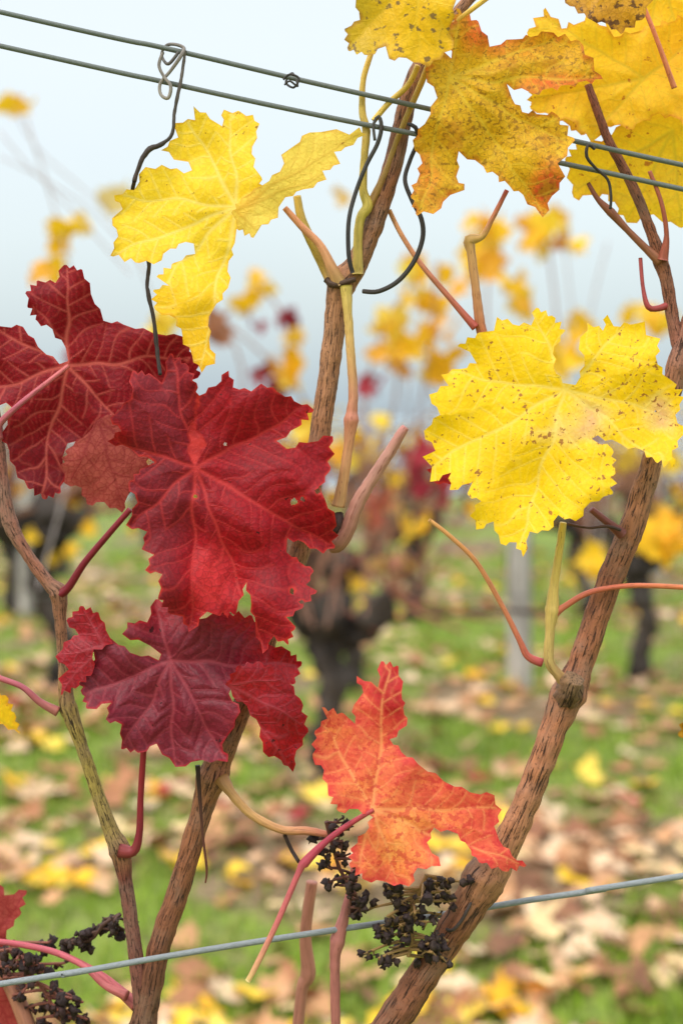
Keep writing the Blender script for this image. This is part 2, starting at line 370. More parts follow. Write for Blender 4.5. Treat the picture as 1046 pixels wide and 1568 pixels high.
leaf("yellow_grape_leaf",[(822,474),(845,487),(862,507),(850,530),(848,562),(862,585),(880,588),(893,560),(891,517),(900,497),(922,505),(930,485),(940,498),(965,497),(985,495),(990,512),(1008,520),(1005,545),(1015,572),(1030,588),(1043,610),(1035,635),(1043,665),(1030,690),(1030,712),(1005,705),(985,692),(950,680),(915,668),(907,672),(935,690),(938,720),(935,755),(905,770),(880,795),(855,790),(838,810),(812,815),(800,850),(790,832),(768,830),(755,800),(730,808),(722,790),(735,768),(718,755),(722,740),(690,748),(690,725),(660,735),(660,715),(650,700),(665,690),(652,660),(672,635),(660,605),(685,590),(678,575),(705,565),(728,556),(718,540),(703,530),(735,512),(755,505),(762,488),(785,495),(812,497)],
 (866,597),[(820,480),(955,500),(1035,640),(1000,700),(795,840),(655,715),(690,575)],-16,M_y2,tilt=(-1,-5),fold=2.2,wave=4,seed=9,teeth=1.3,
 tint=lambda x,y:0.25+0.45*np.exp(-((x-890)/60)**2-((y-640)/55)**2)+0.45*np.exp(-((x-1010)/35)**2-((y-640)/45)**2)+0.25*np.exp(-((x-760)/50)**2-((y-690)/40)**2),holes=[(1003,630,2)])
leaf("red_grape_leaf",[(262,543),(285,560),(300,590),(302,622),(294,650),(289,690),(298,705),(313,682),(302,645),(306,608),(330,590),(350,570),(358,592),(385,598),(400,590),(425,600),(478,628),(458,650),(425,675),(440,686),(470,678),(508,670),(503,720),(490,745),(498,765),(512,800),(510,838),(495,845),(465,832),(441,825),(440,845),(478,875),(470,895),(483,905),(460,930),(440,945),(450,960),(440,985),(420,975),(403,998),(392,960),(385,925),(378,893),(366,920),(360,938),(335,940),(318,938),(290,965),(280,945),(262,938),(245,915),(248,880),(225,872),(235,850),(220,840),(225,815),(196,803),(210,770),(200,740),(218,720),(236,708),(200,688),(168,675),(185,660),(172,640),(200,610),(205,570),(230,575),(248,585)],
 (300,716),[(262,550),(465,628),(505,838),(405,990),(292,958),(172,672),(205,800)],-30,M_r3,tilt=(4,-4),fold=3.2,wave=4,puff=0.6,seed=12,teeth=1.15,sec=30,
 tint=lambda x,y:0.54-0.27*np.clip((330-x)/60,0,1)+0.55*np.exp(-((x-315)/42)**2-((y-890)/55)**2)+0.4*np.exp(-((x-180)/25)**2-((y-665)/25)**2),
 holes=[(447,905,5),(462,922,3.5),(452,768,5),(464,764,4),(300,760,2.5),(488,752,5),(345,680,2)])
L4=leaf("red_grape_leaf",[(100,408),(125,415),(140,450),(160,490),(190,497),(235,510),(280,518),(295,545),(305,572),(270,610),(210,630),(215,680),(205,705),(150,690),(125,675),(105,680),(98,700),(98,735),(92,752),(70,762),(45,745),(30,730),(15,690),(5,665),(22,628),(10,618),(-12,628),(-30,600),(-35,545),(-12,500),(5,500),(35,503),(60,530),(92,556),(104,552),(100,533),(80,505),(60,490),(45,468),(42,450),(60,432),(85,432)],
 (104,560),[(105,412),(290,545),(210,680),(60,755),(-25,600),(-5,503)],4,M_r4,tilt=(4,3),fold=3,wave=4,seed=21,teeth=1.15,tint=lambda x,y:0.5-0.3*np.clip((y-640)/80,0,1))
leaf("turned_lobe",[(125,672),(160,640),(205,625),(225,680),(225,716),(210,740),(197,760),(187,783),(160,770),(135,770),(125,748),(101,738),(97,715),(104,690)],
 (150,640),[(188,780),(110,735),(225,710)],1,M_r4b,fold=-2,wave=3,seed=23,parent=L4,sec=22,tint=lambda x,y:0.35+0*x)
L5=leaf("red_grape_leaf",[(240,920),(270,925),(300,948),(345,940),(385,945),(410,985),(440,998),(460,1015),(450,1045),(420,1050),(385,1040),(358,1050),(352,1062),(366,1090),(350,1125),(342,1140),(347,1165),(310,1165),(270,1172),(240,1140),(215,1150),(188,1145),(186,1110),(165,1100),(170,1077),(135,1083),(128,1060),(125,1035),(145,1010),(140,985),(170,980),(200,998),(243,1010),(246,1002),(230,990),(190,970),(197,955),(225,952)],
 (262,1012),[(240,925),(455,1020),(345,1160),(265,1168),(190,1140),(132,1060)],-16,M_r5,tilt=(2,-8),fold=3,wave=4.5,puff=1.0,seed=31,teeth=1.1,sec=24,
 tint=lambda x,y:0.36+0.5*np.clip((x-330)/90,0,1)+0.35*np.clip((980-y)/40,0,1))
leaf("curled_lobe",[(348,1048),(365,1022),(395,1015),(430,1030),(460,1075),(470,1120),(455,1150),(448,1180),(430,1165),(405,1150),(398,1115),(378,1082),(358,1064)],
 (352,1050),[(448,1175),(465,1110),(430,1035)],-30,M_r5,tilt=(6,4),fold=-3,wave=4,seed=33,parent=L5,tint=lambda x,y:0.78+0*x,sec=20)
leaf("turned_lobe",[(125,930),(150,940),(163,965),(172,985),(145,995),(140,1030),(118,1050),(95,1062),(92,1040),(105,1025),(88,1005),(100,985),(120,972),(105,950)],
 (160,990),[(125,932),(90,1005),(96,1058)],-22,M_r5,fold=-3,wave=4,seed=35,parent=L5,tint=lambda x,y:0.72+0*x,sec=18,holes=[(150,1003,3)])
leaf("orange_grape_leaf",[(585,1015),(608,1022),(615,1060),(620,1110),(598,1132),(615,1150),(640,1170),(680,1195),(720,1212),(755,1220),(765,1240),(758,1265),(765,1285),(785,1310),(803,1325),(775,1332),(735,1318),(700,1278),(665,1268),(655,1290),(672,1325),(640,1330),(625,1355),(590,1350),(560,1345),(538,1325),(540,1300),(558,1275),(570,1252),(548,1240),(520,1240),(505,1215),(495,1180),(482,1160),(485,1120),(500,1100),(495,1085),(525,1095),(543,1107),(545,1080),(555,1060),(548,1037),(578,1052)],
 (572,1240),[(595,1020),(760,1240),(795,1325),(610,1350),(490,1110),(545,1330)],-24,M_o6,tilt=(3,-6),fold=3,wave=4.5,seed=41,teeth=1.2,
 tint=lambda x,y:0.42-0.55*np.exp(-((x-600)/30)**2-((y-1060)/55)**2)+0.4*np.exp(-((x-610)/60)**2-((y-1285)/50)**2)+0.15*np.exp(-((x-540)/30)**2-((y-1160)/50)**2)-0.12*np.clip((x-690)/100,0,1))
leaf("orange_grape_leaf",[(658,75),(690,88),(692,40),(700,15),(730,35),(750,70),(790,60),(840,52),(885,65),(920,120),(870,130),(815,140),(777,130),(785,150),(800,170),(850,178),(877,215),(855,250),(862,270),(845,300),(830,330),(800,300),(780,285),(740,255),(703,233),(700,270),(708,290),(690,300),(662,325),(640,328),(632,300),(645,250),(635,215),(650,190),(668,150),(655,110)],
 (688,120),[(705,20),(905,120),(860,215),(830,320),(645,322),(850,60)],-26,M_y4,tilt=(3,2),fold=3,wave=4.5,seed=51,teeth=1.3,
 tint=lambda x,y:0.22+0.45*np.clip((112-y)/50,0,1)*np.clip((x-690)/30,0,1)*np.exp(-((x-750)/90)**2)+0.32*np.exp(-((x-655)/25)**2-((y-270)/60)**2)+0.55*np.exp(-((x-850)/60)**2-((y-125)/14)**2)+0.8*np.exp(-((x-838)/30)**2-((y-290)/35)**2))
leaf("yellow_grape_leaf",[(535,-60),(620,-70),(690,-60),(696,0),(690,40),(692,72),(655,100),(622,90),(597,88),(590,72),(562,82),(535,76),(530,45),(550,30),(545,0)],
 (640,-50),[(640,95),(540,70),(690,60)],-38,M_y5,fold=3,wave=3,seed=55,tint=lambda x,y:0.4+0.5*np.clip((620-x)/60,0,1))
leaf("yellow_grape_leaf",[(810,50),(835,15),(860,42),(905,28),(940,55),(1000,40),(1070,20),(1100,120),(1060,190),(1010,175),(960,195),(935,185),(905,215),(880,190),(840,175),(815,165),(812,140),(850,120)],
 (985,120),[(835,20),(820,150),(905,210),(1060,60)],18,M_y3,tilt=(4,-2),wave=5,seed=61,teeth=1.4,tint=lambda x,y:0.25+0.4*np.clip((x-930)/120,0,1))
leaf("yellow_grape_leaf",[(868,245),(885,222),(920,215),(960,190),(1030,160),(1110,170),(1130,300),(1080,350),(1040,345),(1000,330),(960,338),(930,300),(880,300)],
 (1030,200),[(880,290),(960,330),(1040,340)],30,M_y3,tilt=(2,5),wave=5,seed=63,teeth=1.4,tint=lambda x,y:0.2+0*x)
leaf("yellow_grape_leaf",[(880,-40),(940,60),(990,75),(1000,110),(1040,130),(1110,110),(1120,-60),(1000,-60)],
 (1010,-50),[(990,75),(1060,120)],42,M_y3,wave=5,seed=65,teeth=1.6,tint=lambda x,y:0.5+0*x)
leaf("yellow_grape_leaf",[(820,110),(870,95),(930,90),(960,150),(940,190),(890,205),(850,180),(815,165)],
 (940,100),[(820,160),(900,200)],34,M_y3,wave=5,seed=68,tint=lambda x,y:0.15+0*x)
leaf("brown_grape_leaf",[(850,-12),(900,-40),(960,-60),(1005,-30),(985,25),(950,50),(930,38),(905,28),(870,5)],
 (950,-50),[(950,45),(860,-10)],-30,M_br,wave=3,seed=67,tint=lambda x,y:0.25+0*x)
leaf("red_grape_leaf",[(-60,1340),(-5,1345),(8,1370),(40,1365),(30,1400),(12,1425),(15,1500),(42,1590),(-40,1640),(-90,1500)],
 (-40,1480),[(35,1370),(30,1580)],60,M_r4b,wave=6,seed=71,tint=lambda x,y:0.1+0*x)
leaf("yellow_grape_leaf",[(-60,1040),(-20,1050),(10,1068),(22,1095),(30,1122),(5,1110),(-30,1110)],(-50,1070),[(28,1118)],20,M_y3,wave=3,seed=73)
leaf("brown_grape_leaf",[(1048,1098),(1075,1080),(1110,1100),(1100,1160),(1060,1150),(1040,1125)],(1100,1120),[(1042,1120)],10,M_br,wave=3,seed=77,tint=lambda x,y:0.2+0*x)
leaf("red_grape_leaf",[(655,720),(672,708),(700,700),(730,730),(700,745),(690,742),(664,735)],(720,720),[(658,722)],12,M_r3,wave=2,seed=75)

# ---------------------------------------------------------------- canes
tan=C(166,112,76); tan2=C(146,92,62); tan3=C(176,126,90); brn2=C(126,80,58); pinkb=C(152,98,80)
A=empty("grapevine")
b=B()
px(b,[(220,4270,10,90),(235,3000,10,80),(200,1900,8,60),(208,1680,5,42),(215,1600,2,26),(224,1548,0,19),(240,1470,0,17),(252,1425,0,17.5),(272,1370,0,17),(292,1300,0,16.5),(310,1240,0,16.5),(318,1212,0,20),(326,1190,0,26),(338,1160,0,19),(360,1110,0,16),(395,1020,0,16),(430,910,0,16),(458,845,0,17),(478,740,0,16),(495,630,0,16),(508,540,0,16),(516,470,0,17),(524,435,0,23),(545,405,0,17),(568,355,0,16),(590,290,0,15.5),(605,240,0,14.5),(618,180,0,14),(632,125,0,13),(655,80,0,11),(700,20,5,9),(760,-60,8,8),(800,-200,10,6)],
 [C(95,70,58),C(95,70,58),brn2,tan2,tan,tan2,tan,tan3,tan,tan2,tan3,tan2],seg=26,knob=0.10,kf=140)
b.build("vine_cane",M_cane,A)
b=B()
px(b,[(420,2600,30,70),(430,2000,20,50),(500,1700,10,32),(590,1580,4,25),(640,1505,4,24),(690,1430,4,25),(722,1380,4,27),(742,1345,4,34),(768,1305,4,24),(800,1240,4,20),(830,1165,4,20),(852,1105,4,21),(870,1062,4,28),(886,1025,4,20),(908,960,4,19),(935,885,4,19),(962,820,4,20),(985,750,4,17),(1005,680,4,15),(1022,620,4,15),(1036,565,4,18),(1048,520,6,14),(1070,440,8,12),(1110,300,10,10)],
 [brn2,brn2,tan2,tan3,C(178,116,80),C(170,108,76),tan2,tan3,C(148,100,80),pinkb],seg=26,knob=0.11,kf=140)
px(b,[(866,1068,0,20),(873,1055,-6,19),(877,1042,-9,16),(879,1038,-10,15)],[C(120,84,60),C(150,116,84)],seg=14,knob=0.3,kf=300)
px(b,[(1040,535,6,11),(1030,490,8,10),(1020,430,8,9.5),(1010,398,8,12),(998,360,8,8.5),(975,300,8,8),(950,250,8,7.5),(930,212,8,7),(900,130,10,6)],[pinkb,tan2,C(150,92,64),C(146,86,62)],seg=14,knob=0.1,kf=200)
b.build("vine_cane",M_cane,A)
b=B()
olive=C(172,148,78)
px(b,[(-20,560,10,7),(-2,660,6,8),(6,740,4,8.5),(16,800,3,12),(40,845,2,9),(75,893,0,10),(90,908,0,15),(93,950,0,9),(98,1010,0,9),(102,1065,0,12),(106,1085,0,14),(125,1140,0,9.5),(150,1215,0,10),(172,1275,0,12),(184,1302,0,17),(192,1345,0,11),(200,1400,0,11),(208,1460,0,11),(218,1545,0,13),(222,1600,2,16)],
 [C(152,96,78),C(158,100,82),C(160,104,80),C(158,104,76),C(156,114,80),olive,C(166,144,74),C(130,68,58),C(140,88,76),C(140,92,76)],seg=16,knob=0.1,kf=220)
b.build("vine_shoot",M_cane,A)
b=B()
pink=C(178,90,92); dred=C(118,26,40); org=C(214,140,92); yel=C(214,182,90); ygr=C(196,174,86)
px(b,[(88,912,-2,9),(105,900,-3,6.5),(130,862,-6,5.5),(165,820,-8,5),(200,780,-10,4.5)],[dred,dred,C(135,34,48)])
px(b,[(-30,1022,5,4.5),(0,1038,0,4.5),(35,1052,-2,4.5),(62,1075,-2,5.5),(90,1090,-2,8)],[pink,C(160,78,90),C(165,100,88)])
px(b,[(184,1302,-3,12),(205,1303,-4,8),(214,1275,-5,5.5),(216,1220,-6,4.8),(221,1140,-9,4.8)],[C(130,56,54),C(122,36,46),C(148,36,46)])
px(b,[(106,560,-4,3.5),(70,588,-8,4),(30,620,-8,4.5),(0,650,-4,5.5),(-2,672,-2,8)],[C(205,106,102),C(180,92,108),C(180,98,96)])
px(b,[(530,438,-8,10),(533,480,-9,7),(537,540,-9,7),(541,600,-9,7.5),(539,632,-9,9),(538,642,-9,12),(534,680,-9,7.5),(525,740,-9,8.5),(518,775,-8,11)],[ygr,C(206,168,98),C(190,128,100),C(186,116,96),C(192,140,92),C(196,152,104)],knob=0.1,kf=280)
px(b,[(520,435,-6,12),(508,410,-8,8.5),(490,375,-9,6),(462,347,-10,5.5),(436,318,-12,4.5)],[C(185,150,92),C(204,146,104),C(214,146,104),org],knob=0.06,kf=250)
px(b,[(512,432,0,13),(500,412,2,10),(480,375,0,8),(462,335,0,7),(455,300,0,6)],[C(168,128,74),C(188,160,76),yel],knob=0.07,kf=250)
px(b,[(548,420,-6,9),(548,370,-6,7),(552,335,-6,7.5),(563,315,-6,8.5),(556,290,-6,6.5),(558,240,-6,6),(561,200,-6,6.5),(555,172,-6,5.5),(556,125,-7,4.5),(567,85,-8,4.5),(575,60,-9,4.5)],[C(186,160,80),C(196,176,80),C(190,164,78),yel,C(226,184,84)],knob=0.09,kf=280)
px(b,[(566,315,-4,7),(590,265,-4,5),(606,220,-4,4.5),(622,180,-6,4.5),(646,125,-9,5),(658,92,-16,4.5)],[C(150,112,60),C(170,140,64),C(214,176,84)],knob=0.08,kf=280)
px(b,[(572,185,-10,4.5),(595,158,-10,4.5),(625,130,-12,4.5),(640,100,-16,4.5)],[C(230,196,90),yel])
px(b,[(688,42,-26,4),(715,20,-28,4),(755,-10,-28,4)],[C(226,184,76)])
px(b,[(505,838,-6,9),(518,832,-7,13),(533,808,-8,12.5),(548,770,-9,11),(572,730,-10,9.5),(598,690,-11,8.5),(615,662,-12,7.5),(621,654,-12,6)],[C(150,102,86),C(168,116,100),C(184,134,118),C(184,120,112)],knob=0.1,kf=280)
px(b,[(596,322,4,3.6),(615,360,2,3.8),(645,405,0,4),(690,458,-2,4.5),(728,502,-4,6.5)],[C(214,156,98),C(196,126,92),C(165,74,64)])
px(b,[(742,530,0,8),(734,490,-2,8),(728,440,-4,6.5),(721,385,-5,7),(719,368,-5,10),(738,362,-6,5),(752,338,-8,4),(776,291,-12,3.5)],[C(178,100,80),C(196,146,94),C(204,166,94),C(184,82,78)],knob=0.09,kf=280)
px(b,[(657,796,-6,3),(690,822,-5,3.6),(730,862,-4,3.8),(770,930,-2,4),(795,980,-1,4.5),(808,1005,0,6),(830,1015,0,7)],[C(222,166,104),C(200,136,88),C(196,108,84),C(172,72,76)])
px(b,[(872,1052,-2,12),(852,1030,-3,8),(840,1010,-4,8),(842,965,-5,7),(845,935,-5,11),(848,895,-5,7),(855,850,-6,6),(862,800,-8,5.5)],[C(160,122,76),C(190,162,98),C(206,176,94),C(206,180,86)],knob=0.1,kf=280)
px(b,[(850,938,-5,8),(862,930,-5,5),(900,908,-6,4.5),(950,898,-6,4),(1000,897,-6,4),(1070,901,-6,4)],[C(180,104,70),C(190,96,74),C(204,120,74)])
px(b,[(952,818,-2,9),(930,800,-5,6),(905,780,-8,5)],[C(115,64,54),C(126,72,68)])
px(b,[(985,10,0,3.5),(1005,60,0,3.5),(1032,135,4,4.5)],[C(214,120,86),C(214,130,90)])
px(b,[(980,395,6,3),(984,440,5,3),(992,470,4,4.5),(1008,472,6,5),(1024,466,8,6)],[C(165,72,70),C(150,64,60)])
px(b,[(1014,398,4,9),(1020,360,2,3.8),(1012,310,0,3.4),(994,262,0,3.2)],[C(150,78,58),C(168,94,68)])
px(b,[(900,280,2,3),(915,305,2,4),(935,325,2,7),(960,352,3,5),(990,382,5,6),(1010,400,6,9)],[C(126,72,54),C(150,98,70)])
px(b,[(340,1192,-8,12),(355,1215,-12,7.5),(385,1247,-14,6.5),(430,1270,-15,6.5),(470,1272,-16,6.5),(502,1278,-16,5)],[C(146,100,58),C(186,146,88),C(190,134,90),C(180,106,84)],knob=0.1,kf=280)
px(b,[(380,1502,-30,4.2),(392,1480,-30,4.6),(425,1412,-28,4.6),(458,1335,-26,4.8),(466,1322,-25,8),(500,1288,-25,5),(535,1262,-25,4.5),(572,1240,-26,3.2)],[C(222,194,122),C(196,106,102),C(180,76,86),C(158,48,70),C(178,70,72)])
px(b,[(516,1640,6,8),(514,1560,4,7.5),(513,1470,2,8),(517,1440,2,12),(528,1400,2,8),(538,1360,4,7),(548,1300,6,6)],[C(168,106,94),C(176,110,102),C(178,114,106),C(165,86,80)],knob=0.09,kf=250)
px(b,[(450,1640,70,9),(462,1520,70,9),(472,1490,70,12),(468,1430,70,9),(478,1350,70,9)],[C(170,115,96),C(180,120,100)])
px(b,[(-20,1440,30,4.5),(30,1446,28,4.5),(90,1460,25,5),(150,1490,20,5.5),(185,1518,10,8),(210,1540,4,10)],[C(176,76,88),C(178,84,94),C(165,88,82)])
px(b,[(90,1460,25,4),(130,1480,10,4.5),(160,1508,5,5),(195,1525,0,8)],[C(178,84,94),C(165,88,82)])
px(b,[(-30,1440,50,8),(0,1480,50,10),(25,1525,48,12),(50,1590,45,13)],[C(164,108,88),C(160,108,84)])
b.build("leaf_stalks",M_pet,A)
b=B()
blk=C(45,35,30)
px(b,[(303,1172,-12,4),(306,1215,-12,3),(311,1280,-12,2),(317,1330,-12,2),(315,1352,-12,1.2)],[blk,C(110,60,45)],seg=8)
px(b,[(868,802,-8,2.5),(900,808,-8,2),(930,806,-9,2.5),(950,812,-9,2.5)],[C(90,60,45),C(60,45,40)],seg=8)
px(b,[(515,790,-6,10),(518,800,-8,9),(512,815,-8,8)],[C(70,50,45)],seg=10,knob=0.3,kf=300)
px(b,[(500,428,-6,5),(512,436,-8,6),(545,428,-8,4)],[C(80,58,45)],seg=10,knob=0.3,kf=300)
px(b,[(436,1278,-16,3),(446,1300,-16,3),(458,1320,-20,3)],[C(50,35,30)],seg=8)
b.build("torn_bark",M_dark,A)

# ---------------------------------------------------------------- trellis wires
def wire(pts,r,cols):
    b=B(); px(b,[(p[0],p[1],p[2],r) for p in pts],cols,seg=10,step=0.004); return b.build("trellis_wire",M_wire)
wg=C(104,110,106); wg2=C(132,138,140)
wire([(-4000,-920,-8),(-1500,-330,-8),(0,18,-8),(250,73,-9),(450,120,-9),(640,163,-11),(875,215,-2),(1046,253,0),(1500,350,20),(4000,900,60)],4.0,[wg])
wire([(-4000,-850,-8),(-1500,-268,-8),(0,70,-8),(245,124,-9),(400,158,-9),(545,188,-9),(640,206,-11),(860,250,-2),(1046,290,0),(1500,388,20),(4000,930,60)],4.0,[wg])
wire([(-4000,2150,-20),(-1500,1750,-20),(0,1507,-14),(100,1492,-14),(240,1467,-14),(400,1441,-8),(560,1417,4),(700,1397,16),(800,1380,20),(920,1362,20),(1046,1341,20),(2500,1120,40)],4.6,[wg2])
b=B(); dk=C(58,52,48); gr=C(120,112,105)
px(b,[(250,80,-12,2.6),(244,100,-13,2.6),(252,118,-14,2.6),(262,132,-15,2.8),(258,150,-15,2.8),(247,145,-14,2.6),(246,128,-13,2.6),(262,108,-13,2.6),(276,88,-14,3),(282,74,-11,3),(268,68,-9,2.6),(255,70,-4,2.6),(248,84,-4,2.2),(258,98,-12,2.6),(274,80,-12,2.6)],[gr,C(150,142,132),gr,C(90,85,80)],seg=8,step=0.001)
px(b,[(284,78,-10,2.4),(278,120,-12,2.5),(268,170,-12,2.6),(264,205,-12,2.6),(246,222,-12,3.6),(230,228,-12,4.4),(216,248,-12,3.6),(206,278,-12,3.4)],[C(110,100,92),dk,C(70,56,50)],seg=8,knob=0.3,kf=350)
px(b,[(206,278,-12,3.2),(198,330,5,3.2),(210,370,5,3.2),(228,400,-6,3.2),(226,440,-10,3.2),(236,490,-10,3.2),(242,545,-12,3.4),(246,574,-14,2.6)],[C(64,50,44),dk],seg=8,knob=0.25,kf=350)
b.build("wire_tie",M_dark)
b=B()
px(b,[(434,122,-14,1.8),(444,114,-15,1.8),(458,120,-15,1.8),(450,134,-14,1.8),(438,126,-6,1.8),(448,112,-6,1.8),(456,132,-14,1.6),(444,124,-15,1.6),(436,130,-14,1.6)],[dk],seg=8,step=0.001)
b.build("wire_tie",M_dark)
b=B()
px(b,[(556,446,-10,3.6),(580,446,-14,3.8),(610,430,-14,3.8),(634,400,-14,3.8),(647,365,-14,3.8),(645,335,-14,3.8),(630,305,-12,3.4),(620,275,-10,3.4),(628,245,-8,3.4),(640,215,-10,3.4),(636,195,-14,3.4),(625,190,-12,2.6)],[dk,C(46,43,42)],seg=10)
px(b,[(540,418,-14,3.4),(534,390,-15,3.4),(534,340,-14,3.4),(543,300,-12,3.3),(560,255,-12,3.3),(578,220,-13,3.3),(584,195,-14,3.3),(580,178,-14,2.6),(572,190,-14,2.4),(574,215,-14,2.4)],[C(46,43,42),C(78,74,70)],seg=10)
b.build("wire_tie",M_dark)
b=B()
px(b,[(910,228,-6,2.6),(900,222,-8,2.6),(898,240,-8,2.6),(912,258,-6,2.3),(930,275,-4,2.3),(935,300,-4,2.3),(934,320,-4,2.3)],[dk],seg=8)
px(b,[(663,1400,10,2.6),(672,1412,8,2.6),(690,1425,-6,2.6),(706,1410,-7,2.6),(716,1392,-6,2.6),(722,1380,-4,2.2)],[C(70,60,54)],seg=8)
b.build("wire_tie",M_dark)

# ---------------------------------------------------------------- dried grape stalk clusters
def cluster(axis,n,spread,seed,main,tip,rmain=3.5,fat=1.0):
    rs=random.Random(seed); b=B(); b2=B()
    px(b,[(a[0],a[1],a[2],rmain*(1-0.5*i/len(axis))) for i,a in enumerate(axis)],[main],seg=8,step=0.001,knob=0.15,kf=400)
    for i in range(n):
        t=(i+rs.random())/n*(len(axis)-1); k=int(min(t,len(axis)-2)); f=t-k
        x=axis[k][0]*(1-f)+axis[k+1][0]*f; y=axis[k][1]*(1-f)+axis[k+1][1]*f; z=axis[k][2]*(1-f)+axis[k+1][2]*f
        an=rs.uniform(0,6.28); L=spread*rs.uniform(0.5,1.1); dx=math.cos(an)*L; dz=math.sin(an)*L*0.33*0.7; dy=rs.uniform(-0.1,0.6)*L*0.6
        p1=(x+dx*0.5,y+dy*0.35,z+dz*0.5); p2=(x+dx,y+dy,z+dz)
        px(b,[(x,y,z,2.8),(*p1,2.4),(*p2,1.9)],[main,main],seg=6,step=0.0012,knob=0.2,kf=500)
        for q in range(rs.randint(3,5)):
            ff=rs.uniform(0.35,1); base=tuple(p1[j]*(1-ff)+p2[j]*ff for j in range(3))
            e=(base[0]+rs.uniform(-12,12),base[1]+rs.uniform(-8,13),base[2]+rs.uniform(-3,3))
            px(b,[(*base,1.7),((base[0]+e[0])/2+rs.uniform(-2,2),(base[1]+e[1])/2,base[2],1.5),(*e,1.9)],[main,tip],seg=5,step=0.0012)
            if rs.random()<0.8:
                b2.blob(at(*e),rs.uniform(2.4,4.8)*fat*0.00033,tip,sq=0.6,stretch=(1,1,rs.uniform(0.8,1.4)))
                if rs.random()<0.3: b2.blob(at(e[0]+rs.uniform(-4,4),e[1]+rs.uniform(-4,4),e[2]),rs.uniform(4,7)*fat*0.00033,C(52,38,38),sq=0.7)
    e=empty("dried_grape_cluster"); b.build("stalks",M_dark,e); b2.build("shrivelled_berries",M_dark,e)
blkb=C(58,44,38)
cluster([(500,1258,-18),(508,1290,-16),(520,1330,-14),(536,1360,-12),(535,1400,-10)],20,32,4,C(95,58,48),blkb,fat=1.1)
cluster([(655,1340,-8),(640,1370,-8),(625,1400,-8),(632,1435,-8),(625,1465,-8)],48,68,8,C(150,118,70),blkb,rmain=5,fat=1.25)
cluster([(185,1400,30),(160,1415,30),(140,1438,32),(105,1445,34)],18,38,14,C(80,55,45),blkb,fat=1.2)
cluster([(20,1440,45),(40,1480,45),(70,1520,45),(90,1560,45)],40,58,15,C(140,84,70),C(66,44,42),fat=1.3)

# ---------------------------------------------------------------- leaf templates for masses
def leaf_template(seed,n=26):
    rs=np.random.RandomState(seed)
    keys=[(0,0.14),(0.35,0.5),(0.75,0.62),(1.15,0.5),(1.55,0.92),(1.95,0.62),(2.35,0.72),(3.14,1.15)]
    v=[(0,0,0)]
    outer=[]
    for i in range(n):
        a=-math.pi+2*math.pi*(i+0.5)/n
        aa=abs(a)
        ks=[k[0] for k in keys]; rr=float(np.interp(aa,ks,[k[1] for k in keys]))
        rr*=1+(0.13 if i%2 else -0.08)+rs.uniform(-.05,.05)
        outer.append((-math.cos(a)*rr*0.5,math.sin(a)*rr*0.5))
    for o in outer: v.append((o[0]*0.5,o[1]*0.5,0))
    for o in outer: v.append((o[0],o[1],0))
    v=np.array(v)
    r=np.hypot(v[:,0],v[:,1]); ang=np.arctan2(v[:,1],v[:,0])
    v[:,2]=rs.uniform(0.15,0.8)*r**2*np.sign(rs.uniform(-1,1))+0.12*np.sin(ang*rs.randint(2,5)+rs.rand()*6)*r+rs.uniform(-.05,.05,len(v))*r*2
    f=[]
    for i in range(n):
        j=(i+1)%n
        f.append((0,1+i,1+j,1+j)); f.append((1+i,1+n+i,1+n+j,1+j))
    return v,f
TPL=[leaf_template(s) for s in range(14)]
def rotm(rs,flat=False):
    if flat:
        M=Matrix.Rotation(rs.uniform(-0.5,0.5),3,'X')@Matrix.Rotation(rs.uniform(-0.5,0.5),3,'Y')@Matrix.Rotation(rs.uniform(0,6.28),3,'Z')
    else:
        M=Matrix.Rotation(rs.uniform(0,6.28),3,'Z')@Matrix.Rotation(rs.uniform(0.7,2.2),3,'X')@Matrix.Rotation(rs.uniform(0,6.28),3,'Z')
    return np.array(M)
class LM:
    def __init__(s): s.V=[];s.F=[];s.C=[];s.n=0
    def add(s,p,size,col,rs,flat=False):
        v,f=TPL[rs.randrange(len(TPL))]
        M=rotm(rs,flat); vv=(v*size)@M.T+np.array(p)
        if flat: vv[:,2]=np.maximum(vv[:,2],0.004)
        s.V.append(vv); s.F.append(np.array(f)+s.n); s.n+=len(v)
        c=np.array(col[:3]); r=np.hypot(v[:,0],v[:,1])
        k=1-0.25*np.clip(r*1.6,0,1)*rs.random()
        s.C.append(np.concatenate([np.clip(c[None]*k[:,None],0,1),np.ones((len(v),1))],1))
    def build(s,name,mat,parent=None,link=True):
        V=np.concatenate(s.V);Fq=np.concatenate(s.F);Cc=np.concatenate(s.C)
        me=bpy.data.meshes.new(name)
        fl=[tuple(q[:3]) if q[2]==q[3] else tuple(q) for q in Fq.tolist()]
        me.from_pydata(V.tolist(),[],fl)
        a=me.color_attributes.new('Col','FLOAT_COLOR','POINT'); a.data.foreach_set('color',Cc.astype(np.float32).ravel())
        me.materials.append(mat); me.polygons.foreach_set('use_smooth',[True]*len(me.polygons)); me.update()
        if not link: return me
        o=bpy.data.objects.new(name,me); scene.collection.objects.link(o)
        if parent: o.parent=parent
        return o
YEL=[C(254,216,56),C(252,206,42),C(248,194,40),C(255,226,92),C(240,176,50)]
RED=[C(158,40,56),C(172,56,68),C(138,34,48)]
